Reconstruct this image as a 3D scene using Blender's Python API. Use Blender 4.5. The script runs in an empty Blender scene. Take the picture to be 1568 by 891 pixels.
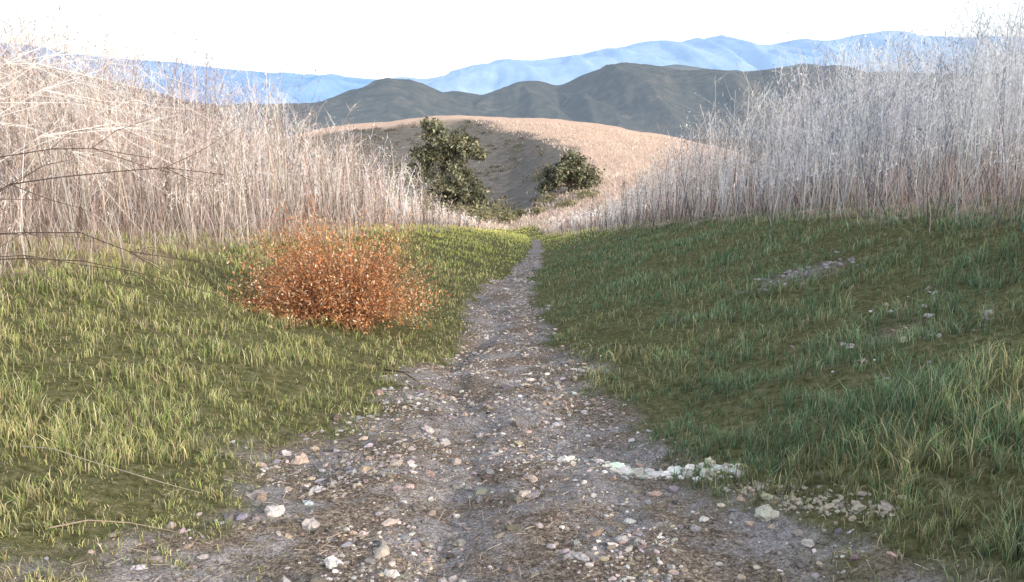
import bpy, math, numpy as np, bmesh
from mathutils import Vector
rng=np.random.default_rng(7)
scene=bpy.context.scene
D2=math.radians

# ---------------- noise ----------------
def _h(i,j,s):
    n=(i*374761393+j*668265263+s*974634777)&0xffffffff
    n=((n^(n>>13))*1274126177)&0xffffffff
    n=n^(n>>16)
    return (n&0xffff)/65535.0
def vn(x,y,s=0):
    x=np.asarray(x,float);y=np.asarray(y,float)
    xi=np.floor(x).astype(np.int64);yi=np.floor(y).astype(np.int64)
    fx=x-xi;fy=y-yi
    fx=fx*fx*(3-2*fx);fy=fy*fy*(3-2*fy)
    a=_h(xi,yi,s);b=_h(xi+1,yi,s);c=_h(xi,yi+1,s);d=_h(xi+1,yi+1,s)
    return (a*(1-fx)+b*fx)*(1-fy)+(c*(1-fx)+d*fx)*fy
def fbm(x,y,s=0,o=4):
    r=0;a=.5;t=0
    for k in range(o):
        r=r+a*vn(x*2**k,y*2**k,s+k*13);t+=a;a*=.5
    return r/t
def ss(a,b,x):
    t=np.clip((x-a)/(b-a),0,1);return t*t*(3-2*t)

# ---------------- terrain ----------------
def pcx(y): return np.interp(y,[0,3,5,7,11,16,22,28,39,55,70,90],[.05,.03,-.3,-.18,-.14,-.22,.15,.65,1.1,1.5,1.3,-.5])
def phw(y): return np.interp(y,[0,3,5,7,11,16,28,39,60],[1.6,1.45,1.15,.9,.56,.5,.33,.26,.18])
def bR(y): return np.interp(y,[0,14,30,40,55,80],[5.3,5.3,5.0,3.9,2.8,2.4])
def bL(y): return np.interp(y,[0,14,22,35,50,75],[-5,-5,-4.4,-3.4,-2.4,-1.5])
def height(x,y,fine=True):
    x=np.asarray(x,float);y=np.asarray(y,float)
    B=np.interp(y,[-60,-20,0,60,95,130,160,200,240,280,300,320,350,450,700,1500,9000],
                  [5,2.2,0,-7.8,-12.4,-15.6,-17.6,-17,-13.2,-7.6,-5.4,-5,-7,-20,-30,-40,-120])
    d=x-pcx(np.clip(y,0,90)); hw=phw(y)*.75
    r=np.clip(d-hw,0,None); l=np.clip(-d-hw,0,None)
    rb=.29*np.minimum(r,4.4)**1.06*(r/(r+.3))+.20*np.clip(r-4.4,0,9)+.05*np.clip(r-13.4,0,30)
    lb=.24*np.minimum(l,4.4)*(l/(l+.3))+.14*np.clip(l-4.4,0,14)+.03*np.clip(l-18,0,40)
    f=np.interp(y,[-40,30,60,110,170,320],[1,1,.75,.4,.15,0])
    z=B+(rb+lb)*f
    A=np.interp(y,[90,140,200,240,300],[0,4.2,6.4,4.8,0])
    cr=np.interp(y,[100,140,200,235,300],[14,13,13,10,-8])
    dx=x-cr
    z=z+A*np.where(dx>0,np.exp(-(dx/60)**2),np.exp(-(np.abs(dx)/12)**2))
    z=z-np.interp(y,[200,300,400,500],[0,1,1,0])*np.clip(.0015*(x+12)**2,0,14)
    z=z+(fbm(x/22,y/22,3)-.5)*np.interp(y,[0,40,150,400],[0,.4,2.0,4])
    z=z+(fbm(x/1.3,y/1.3,5)-.5)*.22*np.interp(y,[0,80],[1,.4])
    if fine:
        pm=1-ss(.8,1.2,np.abs(d)/phw(y))
        z=z+(fbm(x/.18,y/.25,8)-.5)*.07
        z=z-pm*.07*np.exp(-((d+.25+.2*np.sin(y*.9))/.2)**2)
    return z
def path_mask(x,y):
    d=x-pcx(np.clip(y,0,90))
    n=(fbm(x/.8,y/1.0,21)-.5)*1.2+(fbm(x/.15,y/.15,22)-.5)*.5
    return 1-ss(.72,1.15,np.abs(d)/phw(y)+n)

def make(name,V,F,C=None,mat=None,smooth=False,parent=None):
    V=np.ascontiguousarray(V,dtype=np.float32).reshape(-1,3)
    F=np.ascontiguousarray(F,dtype=np.int32); m,k=F.shape
    me=bpy.data.meshes.new(name)
    me.vertices.add(len(V)); me.vertices.foreach_set('co',V.ravel())
    me.loops.add(m*k); me.loops.foreach_set('vertex_index',F.ravel())
    me.polygons.add(m); me.polygons.foreach_set('loop_start',np.arange(0,m*k,k,dtype=np.int32))
    try: me.polygons.foreach_set('loop_total',np.full(m,k,dtype=np.int32))
    except Exception: pass
    me.polygons.foreach_set('use_smooth',np.full(m,smooth,dtype=bool))
    me.update(calc_edges=True)
    if C is not None:
        a=me.attributes.new('Col','FLOAT_COLOR','POINT')
        c=np.ones((len(V),4),dtype=np.float32);c[:,:3]=np.asarray(C).reshape(-1,3)
        a.data.foreach_set('color',c.ravel())
    ob=bpy.data.objects.new(name,me); scene.collection.objects.link(ob)
    if mat: me.materials.append(mat)
    if parent: ob.parent=parent
    return ob

class Rib:
    def __init__(s): s.V=[];s.F=[];s.C=[];s.n=0
    def add(s,P,W,S,C):
        N,K,_=P.shape
        if N==0:return
        W=np.broadcast_to(W,(N,K));S=np.broadcast_to(S[:,None,:],(N,K,3)) if S.ndim==2 else S
        off=S*W[...,None]*.5
        V=np.stack([P-off,P+off],axis=2).reshape(-1,3)
        n=np.arange(N)[:,None]*K; k=np.arange(K-1)[None,:]
        b=((n+k)*2).reshape(-1)+s.n
        s.F.append(np.stack([b,b+1,b+3,b+2],1))
        if C.ndim==2: C=np.broadcast_to(C[:,None,:],(N,K,3))
        s.C.append(np.repeat(C.reshape(-1,3),2,axis=0)); s.V.append(V); s.n+=len(V)
    def build(s,name,mat): return make(name,np.concatenate(s.V),np.concatenate(s.F),np.concatenate(s.C),mat)

def hside(N):
    a=rng.uniform(0,2*np.pi,N);return np.stack([np.cos(a),np.sin(a),np.zeros(N)],1)
def pick(N,cols,jit=.12):
    c=np.array(cols)[rng.integers(0,len(cols),N)]
    return np.clip(c*(1+rng.normal(0,jit,(N,1)))*(1+rng.normal(0,.04,(N,3))),.005,.9)

# ---------------- materials ----------------
def newmat(name):
    m=bpy.data.materials.new(name);m.use_nodes=True;nt=m.node_tree;nt.nodes.clear()
    o=nt.nodes.new('ShaderNodeOutputMaterial');return m,nt,o
def N_(nt,t,**kw):
    n=nt.nodes.new(t)
    for k,v in kw.items():
        if k in n.inputs: n.inputs[k].default_value=v
        else: setattr(n,k,v)
    return n
def leafmat(name,trans=.3):
    m,nt,o=newmat(name);L=nt.links
    at=N_(nt,'ShaderNodeAttribute',attribute_name='Col')
    no=N_(nt,'ShaderNodeTexNoise',Scale=2.5,Detail=1.0)
    geo=N_(nt,'ShaderNodeNewGeometry');L.new(geo.outputs['Position'],no.inputs['Vector'])
    mr=N_(nt,'ShaderNodeMapRange');mr.inputs['To Min'].default_value=.65;mr.inputs['To Max'].default_value=1.35
    L.new(no.outputs['Fac'],mr.inputs['Value'])
    mx=N_(nt,'ShaderNodeVectorMath',operation='SCALE');L.new(at.outputs['Color'],mx.inputs[0]);L.new(mr.outputs[0],mx.inputs['Scale'])
    d=N_(nt,'ShaderNodeBsdfDiffuse');L.new(mx.outputs[0],d.inputs['Color'])
    if trans>0:
        t=N_(nt,'ShaderNodeBsdfTranslucent');x=N_(nt,'ShaderNodeMixShader');x.inputs[0].default_value=trans
        L.new(mx.outputs[0],t.inputs['Color'])
        L.new(d.outputs[0],x.inputs[1]);L.new(t.outputs[0],x.inputs[2]);L.new(x.outputs[0],o.inputs[0])
    else: L.new(d.outputs[0],o.inputs[0])
    return m
def rampnode(nt,stops):
    r=nt.nodes.new('ShaderNodeValToRGB');e=r.color_ramp.elements
    while len(e)<len(stops): e.new(.5)
    for i,(p,c) in enumerate(stops): e[i].position=p;e[i].color=(*c,1)
    return r
def mixc(nt,fac,a,b):
    m=nt.nodes.new('ShaderNodeMix');m.data_type='RGBA'
    for s,v in ((m.inputs[0],fac),(m.inputs[6],a),(m.inputs[7],b)):
        if hasattr(v,'links') : nt.links.new(v,s)
        else: s.default_value=v if isinstance(v,float) else (*v,1)
    return m.outputs[2]

def groundmat():
    m,nt,o=newmat('ground_mat');L=nt.links
    geo=N_(nt,'ShaderNodeNewGeometry');P=geo.outputs['Position']
    at=N_(nt,'ShaderNodeAttribute',attribute_name='Col')
    sp=N_(nt,'ShaderNodeSeparateColor');L.new(at.outputs['Color'],sp.inputs[0])
    def noise(sc,de=5.,ro=.6):
        n=N_(nt,'ShaderNodeTexNoise',Scale=sc,Detail=de,Roughness=ro);L.new(P,n.inputs['Vector']);return n
    n1=noise(1.9,4.,.7);n2=noise(14.,5.,.78);n3=noise(80.,3.,.75)
    g1=rampnode(nt,[(.36,(.10,.08,.07)),(.46,(.26,.23,.215)),(.56,(.41,.38,.375)),(.66,(.58,.55,.53))]);L.new(n2.outputs['Fac'],g1.inputs[0])
    g2=rampnode(nt,[(.38,(.09,.075,.07)),(.5,(.32,.30,.30)),(.62,(.66,.63,.62))]);L.new(n3.outputs['Fac'],g2.inputs[0])
    pc=mixc(nt,.5,g1.outputs[0],g2.outputs[0])
    r1=rampnode(nt,[(.44,(0,0,0)),(.55,(.85,.85,.85))]);L.new(n1.outputs['Fac'],r1.inputs[0])
    br=rampnode(nt,[(.38,(.07,.052,.036)),(.5,(.20,.155,.115)),(.62,(.46,.38,.30))]);L.new(noise(40.,4.,.8).outputs['Fac'],br.inputs[0])
    pc3=mixc(nt,r1.outputs[0],pc,br.outputs[0])
    gr=rampnode(nt,[(.3,(.05,.05,.025)),(.5,(.14,.14,.065)),(.7,(.27,.24,.15))]);L.new(n2.outputs['Fac'],gr.inputs[0])
    dr=rampnode(nt,[(.3,(.26,.18,.13)),(.5,(.50,.37,.29)),(.7,(.66,.52,.43))]);L.new(noise(2.2,6.,.78).outputs['Fac'],dr.inputs[0])
    dk=rampnode(nt,[(.3,(.045,.052,.055)),(.5,(.10,.105,.10)),(.68,(.19,.17,.15))]);L.new(noise(.5,7.,.78).outputs['Fac'],dk.inputs[0])  # dark scrub tone that also holds the slope's shade in its colour
    c=mixc(nt,sp.outputs[1],gr.outputs[0],dr.outputs[0])
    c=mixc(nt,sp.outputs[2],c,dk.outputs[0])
    c=mixc(nt,sp.outputs[0],c,pc3)
    b=N_(nt,'ShaderNodeBsdfDiffuse')
    L.new(c,b.inputs['Color'])
    bu=N_(nt,'ShaderNodeBump',Strength=1.,Distance=.09);L.new(n2.outputs['Fac'],bu.inputs['Height']);L.new(bu.outputs[0],b.inputs['Normal'])
    L.new(b.outputs[0],o.inputs[0]);return m

def hillmat(name,stops,scale,haze,hs,dist=3.):
    m,nt,o=newmat(name);L=nt.links
    geo=N_(nt,'ShaderNodeNewGeometry')
    n=N_(nt,'ShaderNodeTexNoise',Scale=scale,Detail=9.,Roughness=.76);L.new(geo.outputs['Position'],n.inputs['Vector'])
    r=rampnode(nt,stops);L.new(n.outputs['Fac'],r.inputs[0])
    b=N_(nt,'ShaderNodeBsdfDiffuse');L.new(r.outputs[0],b.inputs[0])
    bu=N_(nt,'ShaderNodeBump',Strength=.8,Distance=dist);L.new(n.outputs['Fac'],bu.inputs['Height']);L.new(bu.outputs[0],b.inputs['Normal'])
    e=N_(nt,'ShaderNodeEmission',Color=(*haze,1),Strength=hs);a=N_(nt,'ShaderNodeAddShader')  # distance haze imitated by a glow added to the hill surface
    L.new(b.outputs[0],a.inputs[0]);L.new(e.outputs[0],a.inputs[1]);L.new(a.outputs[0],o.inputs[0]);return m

GM=groundmat()
M_grass=leafmat('grass_mat',.35);M_dry=leafmat('dry_mat',.38);M_leaf=leafmat('leaf_mat',.15)
M_stone,nt,o=newmat('stone_mat')
at=N_(nt,'ShaderNodeAttribute',attribute_name='Col');g=N_(nt,'ShaderNodeNewGeometry')
n=N_(nt,'ShaderNodeTexNoise',Scale=60.,Detail=4.);nt.links.new(g.outputs['Position'],n.inputs['Vector'])
mr=N_(nt,'ShaderNodeMapRange');mr.inputs['To Min'].default_value=.45;mr.inputs['To Max'].default_value=1.4;nt.links.new(n.outputs['Fac'],mr.inputs['Value'])
mx=N_(nt,'ShaderNodeVectorMath',operation='SCALE');nt.links.new(at.outputs['Color'],mx.inputs[0]);nt.links.new(mr.outputs[0],mx.inputs['Scale'])
b=N_(nt,'ShaderNodeBsdfDiffuse');nt.links.new(mx.outputs[0],b.inputs['Color'])
bu=N_(nt,'ShaderNodeBump',Strength=.7,Distance=.012);nt.links.new(n.outputs['Fac'],bu.inputs['Height']);nt.links.new(bu.outputs[0],b.inputs['Normal'])
nt.links.new(b.outputs[0],o.inputs[0])

# ---------------- ground sheet ----------------
t=np.linspace(-1,1,520); xs=np.sinh(t*9.2)/np.sinh(9.2)*7000
xs=np.sort(np.concatenate([xs[np.abs(xs)>4],np.arange(-4,4.01,.04)]))
ys=np.concatenate([np.arange(-60,1,1.5),np.arange(1.2,12,.04),12*np.exp(np.linspace(0,math.log(9000/12),420))])
X,Y=np.meshgrid(xs,ys)
Z=height(X,Y)
nx,ny=len(xs),len(ys)
i=np.arange(ny-1)[:,None]*nx+np.arange(nx-1)[None,:]
F=np.stack([i,i+1,i+nx+1,i+nx],-1).reshape(-1,4)
pm=path_mask(X,Y)*(1-ss(48,62,Y))
nn=(fbm(X/1.5,Y/1.5,31)-.5)*1.6
dry=np.maximum(ss(-.4,.6,X-bR(Y)+nn),ss(-.4,.6,bL(Y)-X+nn))
dry=np.maximum(dry,ss(85,110,Y+nn*8))
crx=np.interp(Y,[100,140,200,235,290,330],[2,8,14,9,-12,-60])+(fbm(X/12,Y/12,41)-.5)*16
dark=ss(4,-3,X-crx)*ss(95,125,Y)*(1-ss(282,296,Y+ (fbm(X/10,Y/10,43)-.5)*14))  # shade of the spur's left face painted in as dark scrub
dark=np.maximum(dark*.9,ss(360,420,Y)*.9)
BP=[(3.2,9.9,.5,.4),(-3.6,4.6,.3,.3),(2.9,6.4,.3,.3)]
bare=0
for (bx,by,r1,r2) in BP:
    bare=np.maximum(bare,1-ss(.3,1.3,np.hypot((X-bx)/r1,(Y-by)/r2)+(fbm(X/.3,Y/.3,61)-.5)*1.6))
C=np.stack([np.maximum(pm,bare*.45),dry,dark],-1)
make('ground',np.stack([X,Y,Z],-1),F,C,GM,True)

# ---------------- gravel / stones ----------------
def ico(sub):
    bm=bmesh.new();bmesh.ops.create_icosphere(bm,subdivisions=sub,radius=1)
    v=np.array([p.co[:] for p in bm.verts]);f=np.array([[q.index for q in p.verts] for p in bm.faces]);bm.free();return v,f
def stones(pos,size,col,sub):
    v,f=ico(sub);N=len(pos);K=len(v)
    sc=size[:,None]*rng.uniform(.5,1.35,(N,3))*np.array([1,1,.6])
    vv=v[None]*(1+rng.uniform(-.32,.32,(N,K,1)))*sc[:,None,:]
    a=rng.uniform(0,6.28,N);c,s=np.cos(a)[:,None],np.sin(a)[:,None]
    tl=rng.uniform(-.5,.5,N)[:,None]
    x=vv[...,0]*c-vv[...,1]*s;y=vv[...,0]*s+vv[...,1]*c;z=vv[...,2]+x*tl*.5
    V=np.stack([x,y,z],-1)+pos[:,None,:]
    F=(f[None]+np.arange(N)[:,None,None]*K).reshape(-1,3)
    return V.reshape(-1,3),F,np.repeat(col,K,axis=0)
SV=[];SF=[];SC=[];sn=0
def addst(p,s,c,sub):
    global sn
    z=height(p[:,0],p[:,1]);P=np.column_stack([p,z+s*.05])
    v,f,cc=stones(P,s,c,sub);SV.append(v);SF.append(f+sn);SC.append(cc);sn+=len(v)
greys=[(.42,.38,.36),(.33,.29,.27),(.44,.41,.39),(.22,.19,.17),(.38,.31,.25),(.53,.50,.47),(.3,.29,.30),(.17,.145,.13),(.42,.33,.26)]
N=46000
y=2.2*np.exp(rng.uniform(0,math.log(30/2.2),N));x=pcx(y)+phw(y)*rng.normal(0,.62,N)
k=(rng.uniform(0,1,N)<.12+.88*ss(.35,.62,fbm(x/.5,y/.5,71)))&(path_mask(x,y)>.1)
dd=x-pcx(y);k&=rng.uniform(0,1,N)>.75*np.exp(-((dd+.1*np.sin(y*1.3))/(.3*phw(y)))**2)
x,y=x[k],y[k];s=np.clip(rng.lognormal(math.log(.0065),.6,len(x)),.003,.028)*np.interp(y,[3,30],[1,1.8])
addst(np.column_stack([x,y]),s,pick(len(x),greys,.25),1)
N=420
y=rng.uniform(2.3,7.5,N);x=pcx(y)+phw(y)*rng.uniform(-1.05,1.05,N)
addst(np.column_stack([x,y]),np.clip(rng.lognormal(math.log(.018),.45,N),.012,.05),pick(N,greys,.2)*.85,2)
def streak(x0,y0,x1,y1,w,n,sz,cols):
    t=rng.uniform(0,1,n);x=x0+(x1-x0)*t+rng.normal(0,w,n);y=y0+(y1-y0)*t+rng.normal(0,w*.7,n)
    addst(np.column_stack([x,y]),np.clip(rng.lognormal(math.log(sz),.6,n),.004,.045),pick(n,cols,.15),2)
pale=[(.62,.59,.54),(.52,.49,.44),(.68,.65,.6),(.45,.41,.36)]
streak(.15,5.3,.65,5.0,.045,60,.011,pale);streak(.6,4.98,1.2,4.5,.06,260,.012,pale)
streak(1.2,4.3,1.65,3.6,.07,380,.008,[(.38,.34,.27),(.44,.39,.31),(.30,.26,.21)])
streak(2.9,9.8,3.6,10.0,.3,120,.018,[(.30,.27,.27),(.38,.35,.36),(.22,.2,.2)])
streak(2.9,6.9,3.7,7.3,.35,36,.014,greys);streak(2.2,5.6,3.2,6.2,.35,30,.013,greys)
for (px,py,ps,pc) in [(-.17,4.6,.036,(.55,.33,.26)),(.06,4.45,.03,(.5,.42,.36)),(-1.15,3.95,.06,(.5,.47,.45)),(-.95,3.85,.045,(.42,.38,.36)),(-1.3,4.2,.05,(.32,.28,.26)),
   (-.5,3.35,.04,(.5,.48,.46)),(-.75,3.4,.045,(.55,.52,.5)),(-.9,3.2,.035,(.4,.37,.35)),(-.7,5.0,.045,(.4,.34,.3)),(-.45,5.6,.05,(.42,.38,.36)),(-.35,5.2,.04,(.38,.33,.3)),(-.6,4.0,.04,(.5,.4,.34)),(-1.3,5.1,.05,(.45,.36,.3))]:
    addst(np.array([[px,py]]),np.array([ps]),np.array([pc]),2)
make('gravel_stones',np.concatenate(SV),np.concatenate(SF),np.concatenate(SC),M_stone)

# ---------------- green grass ----------------
R=Rib()
def grass(x,y,hmul,cols,base,wmin=.0038,lean=.65):
    N=len(x);z=height(x,y)
    h=hmul*rng.uniform(.45,1.2,N)
    az=rng.uniform(0,6.28,N);ln=rng.uniform(.1,lean,N)*h
    dr=np.stack([np.cos(az)*ln,np.sin(az)*ln,np.zeros(N)],1)
    p0=np.stack([x,y,z-.01],1);p1=p0+dr*.35;p1[:,2]+=h*.6;p2=p0+dr;p2[:,2]+=h*rng.uniform(.7,1,N)
    w=np.maximum(wmin,.00068*y)*rng.uniform(.6,1.4,N)
    col=pick(N,cols,.26)
    Cc=np.stack([col*base,col*.95,col*1.3],1)
    R.add(np.stack([p0,p1,p2],1),np.stack([w,w*.8,w*.12],1),hside(N),np.clip(Cc,0,.9))
def sample(N,y0,y1,amin,amax):
    y=y0*np.exp(rng.uniform(0,math.log(y1/y0),N));x=rng.uniform(amin,amax,N)*(y+1);return x,y
def baremask(x,y):
    b=0
    for (bx,by,r1,r2) in BP:
        b=np.maximum(b,1-ss(.3,1.2,np.hypot((x-bx)/r1,(y-by)/r2)))
    return b
gl=[(.36,.43,.15),(.46,.51,.21),(.27,.35,.12),(.50,.50,.25),(.58,.54,.36),(.18,.25,.09),(.36,.28,.17)]  # left bank palette brightened, sunlight put into the blade colours
gr_=[(.16,.28,.155),(.21,.34,.18),(.12,.21,.12),(.26,.35,.18),(.36,.37,.25),(.09,.155,.09)]  # right bank palette darker and bluer, its shade put into the colours
for side,NN in (('L',180000),('R',180000)):
    x,y=sample(NN,2.0,95,-.78,0.02) if side=='L' else sample(NN,2.0,95,.0,.8)
    q=.13;jx=x+(fbm(x/.5,y/.5,11)-.5)*.5;jy=y+(fbm(x/.5,y/.5,12)-.5)*.5
    ix=np.floor(jx/q);iy=np.floor(jy/q)
    cx=x+((ix+_h(ix.astype(np.int64),iy.astype(np.int64),7))*q-jx);cy=y+((iy+_h(ix.astype(np.int64),iy.astype(np.int64),9))*q-jy)
    pl=rng.uniform(0,.8,len(x))*(y<14);x=x*(1-pl)+cx*pl;y=y*(1-pl)+cy*pl
    pmk=path_mask(x,y)*(1-ss(48,60,y));cl=fbm(x/.35,y/.35,81)
    inside=(x>bL(y)-1.0)&(x<bR(y)+1.2)
    keep=inside&(rng.uniform(0,1,len(x))<(1-pmk*1.02))&(rng.uniform(0,1,len(x))<.28+1.15*ss(.32,.64,cl))&(rng.uniform(0,1,len(x))>baremask(x,y)*.75)
    x,y,cl=x[keep],y[keep],cl[keep];d=np.abs(x-pcx(y))-phw(y)
    tuft=_h(np.floor(x/.2).astype(np.int64),np.floor(y/.2).astype(np.int64),55)
    hm=(.035+.10*ss(.3,.7,cl)*(.4+1.1*fbm(x/1.1,y/1.1,83))+.07*tuft**2)*np.interp(d,[-.3,.2,1.2],[.4,.75,1.1])
    if side=='R': hm*=np.interp(y,[3,6],[1.3,.95])
    else: hm*=np.interp(y,[3.5,6],[.72,1.0])
    yel=rng.uniform(0,1,len(x))<ss(.4,.65,fbm(x/.9,y/.9,85))*.55+(.35 if side=='L' else 0)*(y<5)+(.3 if side=='R' else 0)*(y<4.5)
    cols=gl if side=='L' else gr_
    far=y>rng.uniform(17,28,len(y)) if side=='L' else y>rng.uniform(32,46,len(y))
    a=~far&~yel;grass(x[a],y[a],hm[a],cols,.35)
    yc=[(.52,.48,.22),(.62,.54,.33),(.42,.43,.17)] if side=='L' else [(.38,.38,.19),(.46,.42,.26),(.28,.32,.14)]  # yellow blades repeat the painted sunlit-left, shaded-right split
    a=~far&yel;grass(x[a],y[a],hm[a],yc,.4)
    a=far;grass(x[a],y[a],hm[a]*.9,[(.72,.72,.22),(.8,.76,.28),(.62,.66,.17)],.8)  # sunlit look painted into the far blades, which the stalks shade
x,y=sample(46000,2.2,20,-.6,.6);dd=(x-pcx(y))/phw(y);k=(fbm(x/.4,y/.4,91)>.52)&(np.abs(dd)>.35)&(np.abs(dd)<1.25)&((dd>0)|(np.abs(dd)>.6))
x,y=x[k],y[k];grass(x,y,np.full(len(x),.035),[(.18,.22,.11),(.26,.28,.15),(.36,.30,.2),(.12,.10,.07)],.6,.004,1.6)
N=26000;x,y=sample(N,2.2,16,-.6,.6);k=(rng.uniform(0,1,N)<ss(.38,.58,fbm(x/.5,y/.5,93)))&(path_mask(x,y)>.02);x,y=x[k],y[k];N=len(x)
z=height(x,y)+.006;a=rng.uniform(0,6.28,N);L=rng.uniform(.02,.09,N);q=np.stack([np.cos(a)*L,np.sin(a)*L,rng.uniform(-.005,.012,N)],1)
p=np.stack([x,y,z],1);ww=np.maximum(.003,.0006*y)
R.add(np.stack([p,p+q],1),np.stack([ww,ww*.6],1),np.stack([-np.sin(a)*.8,np.cos(a)*.8,np.full(N,.6)],1),pick(N,[(.16,.12,.08),(.3,.24,.17),(.5,.42,.33),(.07,.055,.04)],.2))
R.build('grass',M_grass)

# ---------------- tall dry stalks ----------------
def stalks(R,x,y,H,cols,ntw,nseed,wm,lean=.12):
    N=len(x);z=height(x,y)
    ax=rng.normal(0,lean,N)*H;ay=rng.normal(0,lean,N)*H
    t=np.linspace(0,1,5)[None,:,None]
    b=np.stack([x,y,z-.03],1)[:,None,:];off=np.stack([ax,ay,np.zeros(N)],1)[:,None,:]
    up=np.zeros((N,1,3));up[:,0,2]=H
    bend=np.stack([rng.normal(0,.06,N)*H,rng.normal(0,.06,N)*H,np.zeros(N)],1)[:,None,:]
    P=b+up*t+off*t**1.8+bend*np.sin(t*np.pi)
    w=np.maximum(.007,.00055*y)*wm*rng.uniform(.6,1.6,N)
    W=w[:,None]*np.array([1.2,1,.8,.55,.3])[None]
    col=pick(N,cols,.2)
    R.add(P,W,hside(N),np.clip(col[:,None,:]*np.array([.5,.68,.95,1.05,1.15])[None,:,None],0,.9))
    M=N*ntw;idx=np.repeat(np.arange(N),ntw);tt=rng.uniform(.28,1,M)**.7
    f=tt*4;k=np.minimum(f.astype(int),3);fr=(f-k)[:,None]
    p=P[idx,k]*(1-fr)+P[idx,k+1]*fr
    az=rng.uniform(0,6.28,M);L=H[idx]*rng.uniform(.06,.24,M)*(1.4-tt*.7)
    el=rng.uniform(-.15,1.0,M)
    d1=np.stack([np.cos(az)*np.cos(el),np.sin(az)*np.cos(el),np.sin(el)],1)
    d2=d1+np.stack([rng.normal(0,.7,M),rng.normal(0,.7,M),rng.normal(.0,.6,M)],1)
    q1=p+d1*L[:,None]*.5;q2=q1+d2*L[:,None]*.5
    ww=w[idx]*.62;TW=np.stack([ww,ww*.8,ww*.35],1)
    R.add(np.stack([p,q1,q2],1),TW,hside(M),np.clip(col[idx]*rng.uniform(.8,1.35,(M,1)),0,.9))
    if nseed:
        S=N*nseed;j=rng.integers(0,M,S);u=rng.uniform(0,1,S)[:,None]
        pp=q1[j]*(1-u)+q2[j]*u;dd=rng.normal(0,1,(S,3));dd/=np.linalg.norm(dd,axis=1)[:,None]
        ln=(rng.uniform(.015,.05,S)*np.maximum(1,y[idx[j]]*.045))[:,None]
        ws=np.maximum(.009,.0009*y[idx[j]])*rng.uniform(.7,1.5,S)
        R.add(np.stack([pp,pp+dd*ln],1),np.stack([ws,ws*.6],1),hside(S),np.clip(col[idx[j]]*rng.uniform(.8,1.6,(S,1)),0,.9))
pinkT=[(.72,.61,.55),(.84,.75,.69),(.54,.43,.37),(.88,.84,.80),(.28,.21,.18),(.2,.15,.13)]
grayT=[(.72,.74,.77),(.86,.88,.9),(.50,.52,.55),(.9,.9,.9),(.27,.29,.33),(.16,.19,.25)]
midT=[(.74,.68,.64),(.86,.82,.78),(.52,.46,.42),(.9,.87,.85),(.26,.23,.22),(.2,.17,.17)]
def Hs(x,y,bd,side):
    g=np.interp(y,[6,12,20,28,35,43,50,75],[.86,1.04,1.28,1.4,1.22,.86,.62,.33]) if side<0 else np.interp(y,[6,12,20,28,35,43,50,75],[.98,1.06,1.2,1.36,1.2,.82,.6,.33])
    return rng.uniform(1.4,3.2,len(x))*g*(.72+.5*fbm(x/3,y/3,95))*(.6+.4*ss(0,2.0,bd))
for side in 'LR':
    RS=Rib()
    s=-1 if side=='L' else 1
    x,y=sample(11500,5,90,.02,.80);x=x*s
    x2,y2=sample(4200,14,44,.08,.7);x=np.concatenate([x,x2*s]);y=np.concatenate([y,y2])
    bd=(x-bR(y)) if s>0 else (bL(y)-x)
    k=(bd>rng.uniform(-.6,1.2,len(x)))&(y>5.6);x,y,bd=x[k],y[k],bd[k]
    k=(rng.uniform(0,1,len(x))<.22+1.*ss(.36,.6,fbm(x/1.4,y/1.4,97)));x,y,bd=x[k],y[k],bd[k]
    n=y<22
    cols=pinkT if s<0 else grayT
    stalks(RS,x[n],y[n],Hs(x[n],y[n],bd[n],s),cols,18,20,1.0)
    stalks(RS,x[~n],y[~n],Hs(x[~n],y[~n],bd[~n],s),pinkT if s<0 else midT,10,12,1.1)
    m=400;xx=s*rng.uniform(5.6,14,m);yy=rng.uniform(-6,6,m);k=np.abs(xx)>.8*(yy+1)  # out-of-view stalks, added so the right-hand ones shade the trail
    stalks(RS,xx[k],yy[k],rng.uniform(1.0,1.8,k.sum()),cols,8,4,1.2)
    x,y=sample(42000,5,150,-.0,.85);x=x*s
    bd=(x-bR(y)) if s>0 else (bL(y)-x)
    k=(bd>rng.uniform(-.8,1.,len(x)));x,y=x[k],y[k];N=len(x);z=height(x,y)
    h=rng.uniform(.12,.8,N)*np.interp(y,[50,90],[1,.7])
    ln=h[:,None]*rng.normal(0,.35,(N,2));p0=np.stack([x,y,z-.02],1);p1=p0.copy();p1[:,:2]+=ln*.4;p1[:,2]+=h*.6;p2=p0.copy();p2[:,:2]+=ln;p2[:,2]+=h
    w=np.maximum(.006,.0007*y)*rng.uniform(.6,1.3,N);c=pick(N,pinkT,.15)*(.85 if s<0 else .75)
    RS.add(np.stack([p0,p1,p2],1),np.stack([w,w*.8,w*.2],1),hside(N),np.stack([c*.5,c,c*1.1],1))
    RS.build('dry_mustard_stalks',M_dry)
RV=Rib();x,y=sample(45000,62,290,-.12,.35)
k=((y>88)|(x>bR(y))|(x<bL(y)));x,y=x[k],y[k]
crx=np.interp(y,[100,140,200,235,290,330],[2,8,14,9,-12,-60])
k=(x>crx-3)|(y<112);x,y=x[k],y[k];N=len(x);z=height(x,y);h=rng.uniform(.2,.6,N)
p0=np.stack([x,y,z-.05],1);p2=p0+np.stack([rng.normal(0,.25,N),rng.normal(0,.2,N),h],1)
w=.0009*y*rng.uniform(.6,1.4,N);c=pick(N,[(.66,.54,.46),(.56,.45,.38),(.74,.63,.55),(.46,.37,.31)],.12)
c=c*(.75+.5*fbm(x/9,y/14,131))[:,None]
RV.add(np.stack([p0,p2],1),np.stack([w,w*.4],1),hside(N),np.clip(np.stack([c*.85,c*1.05],1),0,.9))
RV.build('dry_meadow_grass',M_dry)

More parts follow.
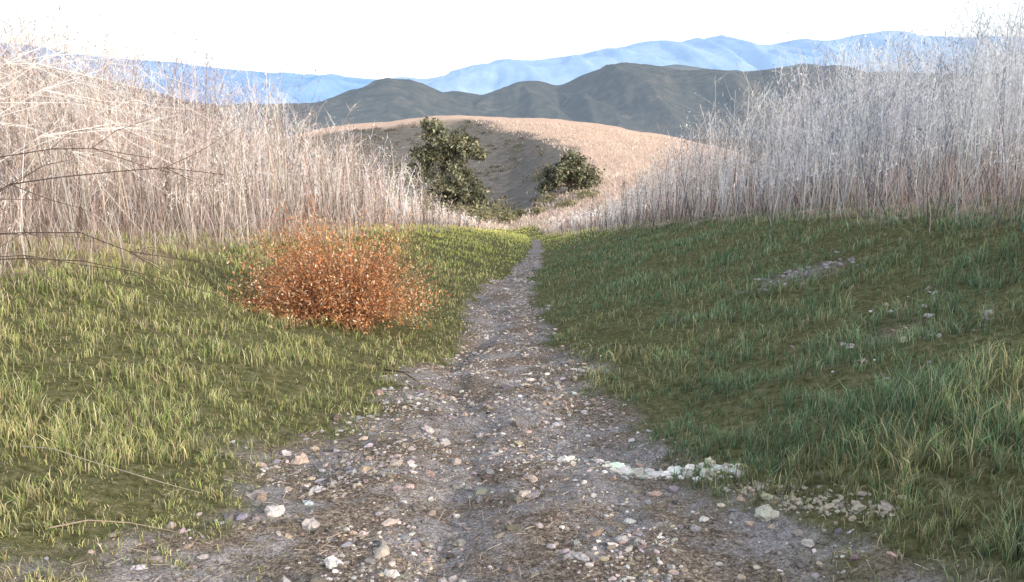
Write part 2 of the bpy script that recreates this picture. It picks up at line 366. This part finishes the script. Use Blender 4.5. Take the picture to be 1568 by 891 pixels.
# ---------------- buckwheat bush ----------------
RB=Rib();bx,by=-2.0,10.2;N=1300
a=rng.uniform(0,6.28,N);e=np.arccos(rng.uniform(.02,1,N))
lob=1+.16*np.sin(a*3+1)+.12*np.sin(a*7)*np.sin(e*5)+.12*np.sin(a*11+e*9)
L=rng.uniform(.7,1.12,N)*lob
dirv=np.stack([np.cos(a)*np.sin(e)*.95-.1,np.sin(a)*np.sin(e)*.85,np.cos(e)*1.1+.05],1)
rx=rng.uniform(0,.35,N)
base=np.stack([bx+np.cos(a)*rx,by+np.sin(a)*rx,np.zeros(N)],1);base[:,2]=height(base[:,0],base[:,1])
tt=np.array([0,.35,.7,1.])[None,:,None]
tip=base+dirv*L[:,None]
P=base[:,None,:]*(1-tt)+tip[:,None,:]*tt
P[:,1,2]+=.07;P[:,2,2]+=.06;P+=rng.normal(0,.02,P.shape)*np.array([0,1,1,1])[None,:,None]
zz=height(P[...,0],P[...,1])+.03;P[...,2]=np.maximum(P[...,2],zz)
w=rng.uniform(.005,.010,N)
RB.add(P,w[:,None]*np.array([1.3,1,.8,.5])[None],hside(N),pick(N,[(.32,.16,.09),(.54,.32,.19),(.2,.11,.07)],.2))
M=24000;j=rng.integers(0,N,M);u=rng.uniform(.3,1.09,M)**.7
pp=base[j]*(1-u[:,None])+tip[j]*u[:,None]+rng.normal(0,.035,(M,3));pp[:,2]=np.maximum(pp[:,2]+.03,height(pp[:,0],pp[:,1])+.02)
dd=rng.normal(0,1,(M,3));dd/=np.linalg.norm(dd,axis=1)[:,None];ln=rng.uniform(.012,.038,M)[:,None]
rcol=pick(M,[(.66,.30,.13),(.54,.22,.09),(.76,.44,.24),(.20,.10,.06),(.84,.62,.44),(.46,.24,.12)],.22)
RB.add(np.stack([pp,pp+dd*ln],1),np.stack([rng.uniform(.007,.019,M)]*2,1),hside(M),rcol)
RB.build('buckwheat_bush',M_dry)

# ---------------- bare arching shrub (left foreground) ----------------
RA=Rib()
def arc(p0,p1,p2,w0,col,K=10,tw=12):
    t=np.linspace(0,1,K)[:,None];P=(1-t)**2*np.array(p0)+2*t*(1-t)*np.array(p1)+t*t*np.array(p2)
    P=P+rng.normal(0,.014,P.shape);W=np.linspace(w0,w0*.25,K)
    for sd in ((0,0,1.),(0,1.,0)): RA.add(P[None],W[None],np.array([sd]),np.array([col]))
    M=tw;ii=rng.integers(2,K-1,M);q=P[ii];d=P[np.minimum(ii+1,K-1)]-P[ii];d/=np.linalg.norm(d,axis=1)[:,None]+1e-6
    d=d+rng.normal(0,.55,(M,3));L=rng.uniform(.12,.5,M)[:,None]
    m1=q+d*L*.5;m2=m1+(d+rng.normal(0,.3,(M,3)))*L*.5
    RA.add(np.stack([q,m1,m2],1),np.full((M,3),w0*.4)*np.array([1,.8,.4]),np.tile(np.array([[0,.3,.95]]),(M,1)),np.tile(np.array([col]),(M,1)))
dk=(.13,.10,.085);pl=(.80,.78,.76);b0=(-3.6,4.6,.25)
arc(b0,(-3.0,4.5,1.5),(-1.75,4.3,1.22),.011,dk)
arc(b0,(-2.8,4.5,1.35),(-1.35,4.2,1.14),.011,dk)
arc(b0,(-2.7,4.3,1.1),(-1.15,4.2,.42),.010,dk)
arc(b0,(-2.6,4.3,1.25),(-1.2,4.1,.62),.010,dk)
arc(b0,(-2.9,4.4,1.0),(-1.5,4.0,.62),.009,(.16,.13,.11))
for (c1,c2) in [((-3.2,4.9,2.1),(-1.7,4.9,1.55)),((-3.0,5.1,2.2),(-2.0,5.3,1.75)),((-3.3,5.4,2.2),(-2.3,5.2,1.5)),((-3.1,5.2,2.0),(-2.1,5.0,1.3)),((-3.3,4.9,1.9),(-2.3,4.7,1.65)),((-3.2,5.6,2.3),(-1.6,5.9,1.7)),((-3.4,5.4,2.0),(-2.4,5.4,1.0)),((-3.2,5.8,1.7),(-2.0,6.,1.2)),((-3.4,6,1.9),(-2.6,6.3,1.5))]:
    arc(b0,c1,c2,.009,pl)
arc(b0,(-2.9,4.9,.9),(-1.9,4.8,.15),.007,(.25,.2,.17))
for i in range(16):
    a=rng.uniform(1.2,6.0);r=rng.uniform(.6,1.4);h=rng.uniform(1.1,2.0)
    arc((b0[0]+rng.normal(0,.08),b0[1]+rng.normal(0,.08),b0[2]),(b0[0]+math.cos(a)*r*.4,b0[1]+math.sin(a)*r*.4,h),(b0[0]+math.cos(a)*r,b0[1]+math.sin(a)*r,h*.8),.008,pl if i%2 else (.25,.2,.17))
RA.build('bare_shrub',M_dry)
RT=Rib()
def twig(pts,w,c):
    P=np.array([[a,b,float(height(a,b))+.02+h] for a,b,h in pts]);K=len(P)
    for sd in ((0,0,1.),(.3,.95,0)): RT.add(P[None],np.linspace(w,w*.4,K)[None],np.array([sd]),np.array([c]))
twig([(-2.45,4.15,.03),(-2.25,4.08,.07),(-2.1,4.07,.05),(-1.8,3.98,.06),(-1.65,4.01,.03),(-1.5,4.0,.02)],.006,(.5,.45,.38))
twig([(-1.9,3.35,.0),(-1.78,3.43,.05),(-1.62,3.47,.04),(-1.45,3.5,.02)],.007,(.42,.34,.27))
twig([(-1.15,7.6,.03),(-.95,7.45,.04),(-.78,7.2,.01)],.02,(.12,.09,.07))
RT.build('fallen_twigs',M_dry)

# ---------------- oaks ----------------
def barkmat():
    m,nt,o=newmat('bark_mat');g=N_(nt,'ShaderNodeNewGeometry');n=N_(nt,'ShaderNodeTexNoise',Scale=3.,Detail=6.);nt.links.new(g.outputs['Position'],n.inputs[0])
    r=rampnode(nt,[(.3,(.05,.04,.03)),(.7,(.14,.11,.09))]);nt.links.new(n.outputs['Fac'],r.inputs[0])
    b=N_(nt,'ShaderNodeBsdfDiffuse');nt.links.new(r.outputs[0],b.inputs[0]);nt.links.new(b.outputs[0],o.inputs[0]);return m
MB=barkmat()
def tube(path,rad,S=7):
    path=np.array(path,float);K=len(path);V=[];F=[]
    for k in range(K):
        d=path[min(k+1,K-1)]-path[max(k-1,0)];d/=np.linalg.norm(d);u=np.cross(d,[0,1,.2]);u/=np.linalg.norm(u);v=np.cross(d,u)
        for s in range(S):
            a=6.2832*s/S;V.append(path[k]+(u*math.cos(a)+v*math.sin(a))*rad[k])
    for k in range(K-1):
        for s in range(S): F.append([k*S+s,k*S+(s+1)%S,(k+1)*S+(s+1)%S,(k+1)*S+s])
    return np.array(V),np.array(F)
def oak(x,y,lobes,n,ls,trunk_h,r0,cols):
    z=float(height(x,y));e=bpy.data.objects.new('oak_tree',None);scene.collection.objects.link(e);e.location=(x,y,z)
    V=[];F=[];c=0
    v,f=tube([(0,0,-.5),(.1,0,trunk_h*.4),(-.15,.1,trunk_h),(.2,0,trunk_h*1.7)],[r0*1.3,r0,r0*.75,r0*.4]);V.append(v);F.append(f);c+=len(v)
    for (lx,ly,lz,rx,ry,rz) in lobes:
        v,f=tube([(0,0,trunk_h*.6),(lx*.45,ly*.45,trunk_h*.6+(lz-trunk_h*.6)*.6),(lx*.9,ly*.9,lz),(lx*1.1,ly*1.1,lz+rz*.6)],[r0*.5,r0*.35,r0*.2,.04],5);V.append(v);F.append(f+c);c+=len(v)
    make('trunk',np.concatenate(V),np.concatenate(F),None,MB,True,e)
    R=Rib();
    vol=np.array([a[3]*a[4]*a[5] for a in lobes])**.67;vol/=vol.sum()
    for lb,p in zip(lobes,vol):
        m=26;d=rng.normal(0,1,(m,3));d/=np.linalg.norm(d,axis=1)[:,None];rr=rng.uniform(.45,1.15,m)[:,None]
        cc=np.array(lb[:3])+d*rr*np.array(lb[3:]);tone=rng.uniform(.6,1.7,m)
        q=int(n*p);j=rng.integers(0,m,q);cs=min(lb[3:])*.36*rng.uniform(.6,1.2,m)
        g=rng.normal(0,1,(q,3))*cs[j][:,None]*.75+cc[j]
        sd=rng.normal(0,1,(q,3));sd/=np.linalg.norm(sd,axis=1)[:,None];up=rng.normal(0,1,(q,3));up/=np.linalg.norm(up,axis=1)[:,None]
        s=ls*rng.uniform(.5,1.3,q)
        R.add(np.stack([g,g+up*s[:,None]],1),np.stack([s*.8,s*.4],1),sd,pick(q,cols,.2)*tone[j][:,None])
    ob=R.build('crown',M_leaf);ob.parent=e
oc=[(.115,.125,.085),(.155,.16,.105),(.085,.095,.07),(.205,.195,.13)]
oak(-9.0,120,[(0,0,9.8,3.0,2.7,1.7),(-1.4,0,11.9,1.8,1.7,1.1),(2.2,0,9.2,2.5,2.3,1.3),(-2.2,0,7.6,2.5,2.2,1.6),(4.2,.5,8.6,1.5,1.4,1.),(.6,0,6.0,2.4,2.2,1.6),(-4.6,0,5.6,2.3,2,1.6),(2.6,0,4.4,1.9,1.8,1.4)],10500,.36,3.2,.38,oc)
oak(-6.4,104,[(0,0,4.4,2.5,2.2,1.4),(-1.6,0,2.9,2.2,1.9,1.4),(1.6,0,3.,2.0,1.8,1.3),(.2,0,1.4,2.6,2,1.)],7000,.32,1.6,.22,oc)
oak(8.4,130,[(0,0,3.0,2.9,2.6,1.8),(-2.3,0,2.1,2.1,2,1.4),(2.5,0,2.4,2.0,1.8,1.5),(.7,0,4.4,1.9,1.8,1.1),(-3.2,0,1.0,1.5,1.4,1),(2.5,0,.8,1.8,1.5,1)],9000,.34,1.4,.3,oc)
RC=Rib()
def shrub(x,y,r,h,n,cols,ls):
    z=height(x,y);d=rng.normal(0,1,(n,3));d/=np.linalg.norm(d,axis=1)[:,None];d[:,2]=np.abs(d[:,2])
    g=np.array([x,y,float(z)])+d*rng.uniform(.5,1.15,(n,1))*np.array([r,r,h])*rng.uniform(.8,1.15,(n,3));s=ls*rng.uniform(.5,1.3,n)
    sd=rng.normal(0,1,(n,3));sd/=np.linalg.norm(sd,axis=1)[:,None];up=rng.normal(0,1,(n,3));up/=np.linalg.norm(up,axis=1)[:,None]
    RC.add(np.stack([g,g+up*s[:,None]],1),np.stack([s*.8,s*.4],1),sd,pick(n,cols,.25))
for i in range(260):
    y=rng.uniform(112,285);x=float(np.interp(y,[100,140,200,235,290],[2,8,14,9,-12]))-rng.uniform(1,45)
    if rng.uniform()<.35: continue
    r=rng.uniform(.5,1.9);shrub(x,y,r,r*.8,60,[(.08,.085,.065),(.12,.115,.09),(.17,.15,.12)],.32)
for (x,y,r,h) in [(-3.6,100,1.6,2.2),(-5.4,92,1.8,1.8),(-1.5,118,1.8,2),(-7.5,84,2,2.2),(-5,112,2,2.3),(3.5,110,1.2,.8),(-.5,104,1.3,1.2),(5,122,1.6,1.2),(-4.4,80,1.3,1.7),(-9.5,90,2.4,2.6),(-12,100,3,3),(7,112,1.6,.9),(10,118,1.8,1.1),(-3.2,110,2,2.4),(1,112,1.3,1)]:
    shrub(x,y,r,h,500,[(.15,.16,.09),(.2,.19,.11),(.26,.24,.15)],.24)
RC.build('chaparral_shrubs',M_leaf)

# ---------------- hills & mountains ----------------
def ridge(name,pts,Dd,depth,base,mat,amp,sx,seed,nx=500,nt_=70,rough=0.):
    u=np.array([p[0] for p in pts]);v=np.array([p[1] for p in pts])
    X=(u-784)/1358*Dd*1.03;Zr=1.5-Dd*(v-149.)*.00073
    xs=np.linspace(X[0],X[-1],nx);zr=np.interp(xs,X,Zr)
    ker=np.hanning(9);ker/=ker.sum();zr=np.convolve(np.pad(zr,4,mode='edge'),ker,'valid')
    zr=zr+(fbm(xs/sx*2.5,xs*0,seed+5,5)-.5)*rough
    t=np.linspace(0,1.6,nt_);XX,T=np.meshgrid(xs,t);ZR=np.broadcast_to(zr,XX.shape)
    YY=Dd-depth+T*depth
    sh=np.where(T<=1,np.sin(np.clip(T,0,1)*np.pi/2)**1.1,1-.8*np.clip(T-1,0,1)**1.3)
    warp=(fbm(XX/sx,T*1.2,seed)-.5)*sx*1.2
    rg=1-np.abs(2*fbm((XX+warp)/sx,T*.9+XX/sx*.3,seed+1,5)-1)*1.6
    Z=base+(ZR-base)*sh+(rg-.6)*amp*np.sin(np.clip(T,0,1)*np.pi)**.8
    i=np.arange(nt_-1)[:,None]*nx+np.arange(nx-1)[None,:]
    make(name,np.stack([XX,YY,Z],-1),np.stack([i,i+1,i+nx+1,i+nx],-1).reshape(-1,4),None,mat,True)
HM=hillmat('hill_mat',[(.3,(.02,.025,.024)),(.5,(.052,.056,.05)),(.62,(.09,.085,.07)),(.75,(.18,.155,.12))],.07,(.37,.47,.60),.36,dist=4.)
FM=hillmat('far_mountain_mat',[(.35,(.12,.17,.24)),(.65,(.2,.25,.32))],.004,(.38,.59,.90),.70,dist=40.)  # bluish base colours carry distance haze along with the glow
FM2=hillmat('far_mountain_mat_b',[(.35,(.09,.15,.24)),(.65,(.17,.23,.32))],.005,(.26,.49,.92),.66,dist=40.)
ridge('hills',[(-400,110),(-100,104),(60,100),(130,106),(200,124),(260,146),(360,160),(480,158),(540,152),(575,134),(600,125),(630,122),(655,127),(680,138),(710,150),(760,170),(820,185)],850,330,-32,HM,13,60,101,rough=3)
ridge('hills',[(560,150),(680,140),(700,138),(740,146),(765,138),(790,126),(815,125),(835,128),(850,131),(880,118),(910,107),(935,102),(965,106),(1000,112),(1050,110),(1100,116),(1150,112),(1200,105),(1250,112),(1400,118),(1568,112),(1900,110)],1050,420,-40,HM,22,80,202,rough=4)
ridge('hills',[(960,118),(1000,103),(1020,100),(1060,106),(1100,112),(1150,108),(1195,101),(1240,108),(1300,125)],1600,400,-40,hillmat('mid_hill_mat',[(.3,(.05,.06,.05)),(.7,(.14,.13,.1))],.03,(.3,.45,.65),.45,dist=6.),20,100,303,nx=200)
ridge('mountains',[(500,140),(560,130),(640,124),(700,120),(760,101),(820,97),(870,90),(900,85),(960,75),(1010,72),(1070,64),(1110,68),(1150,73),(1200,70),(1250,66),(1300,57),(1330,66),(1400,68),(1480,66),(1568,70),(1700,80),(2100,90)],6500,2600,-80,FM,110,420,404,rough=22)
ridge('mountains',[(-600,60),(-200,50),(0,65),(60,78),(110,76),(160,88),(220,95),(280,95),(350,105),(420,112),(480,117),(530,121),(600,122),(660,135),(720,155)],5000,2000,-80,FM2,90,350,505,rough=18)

# ---------------- light ----------------
EL=18.;AZ=132.
w=bpy.data.worlds.new('World');scene.world=w;w.use_nodes=True;nt=w.node_tree;nt.nodes.clear()
sky=nt.nodes.new('ShaderNodeTexSky');sky.sky_type='NISHITA';sky.sun_disc=False;sky.sun_elevation=D2(EL);sky.sun_rotation=D2(AZ);sky.dust_density=3.;sky.air_density=1.
ad=nt.nodes.new('ShaderNodeMix');ad.data_type='RGBA';ad.blend_type='ADD';ad.inputs[0].default_value=1.;nt.links.new(sky.outputs[0],ad.inputs[6]);ad.inputs[7].default_value=(6.3,6.6,7.2,1)
bg=nt.nodes.new('ShaderNodeBackground');bg.inputs[1].default_value=.15;wo=nt.nodes.new('ShaderNodeOutputWorld')
nt.links.new(ad.outputs[2],bg.inputs[0]);nt.links.new(bg.outputs[0],wo.inputs[0])
sd=bpy.data.lights.new('sun','SUN');sd.energy=5.;sd.angle=D2(.5);sd.color=(1,.87,.72)
so=bpy.data.objects.new('sun',sd);scene.collection.objects.link(so)
dv=Vector((math.sin(D2(AZ))*math.cos(D2(EL)),math.cos(D2(AZ))*math.cos(D2(EL)),math.sin(D2(EL))))
so.rotation_euler=dv.to_track_quat('Z','Y').to_euler();so.location=(30,-10,30)

cd=bpy.data.cameras.new('camera');cd.lens=31.18;cd.sensor_width=36;cd.clip_start=.05;cd.clip_end=30000
co=bpy.data.objects.new('camera',cd);scene.collection.objects.link(co);co.location=(0,0,1.5);co.rotation_euler=(D2(90-12.3),0,0)
scene.camera=co
scene.view_settings.view_transform='Standard';scene.view_settings.look='None';scene.view_settings.exposure=0
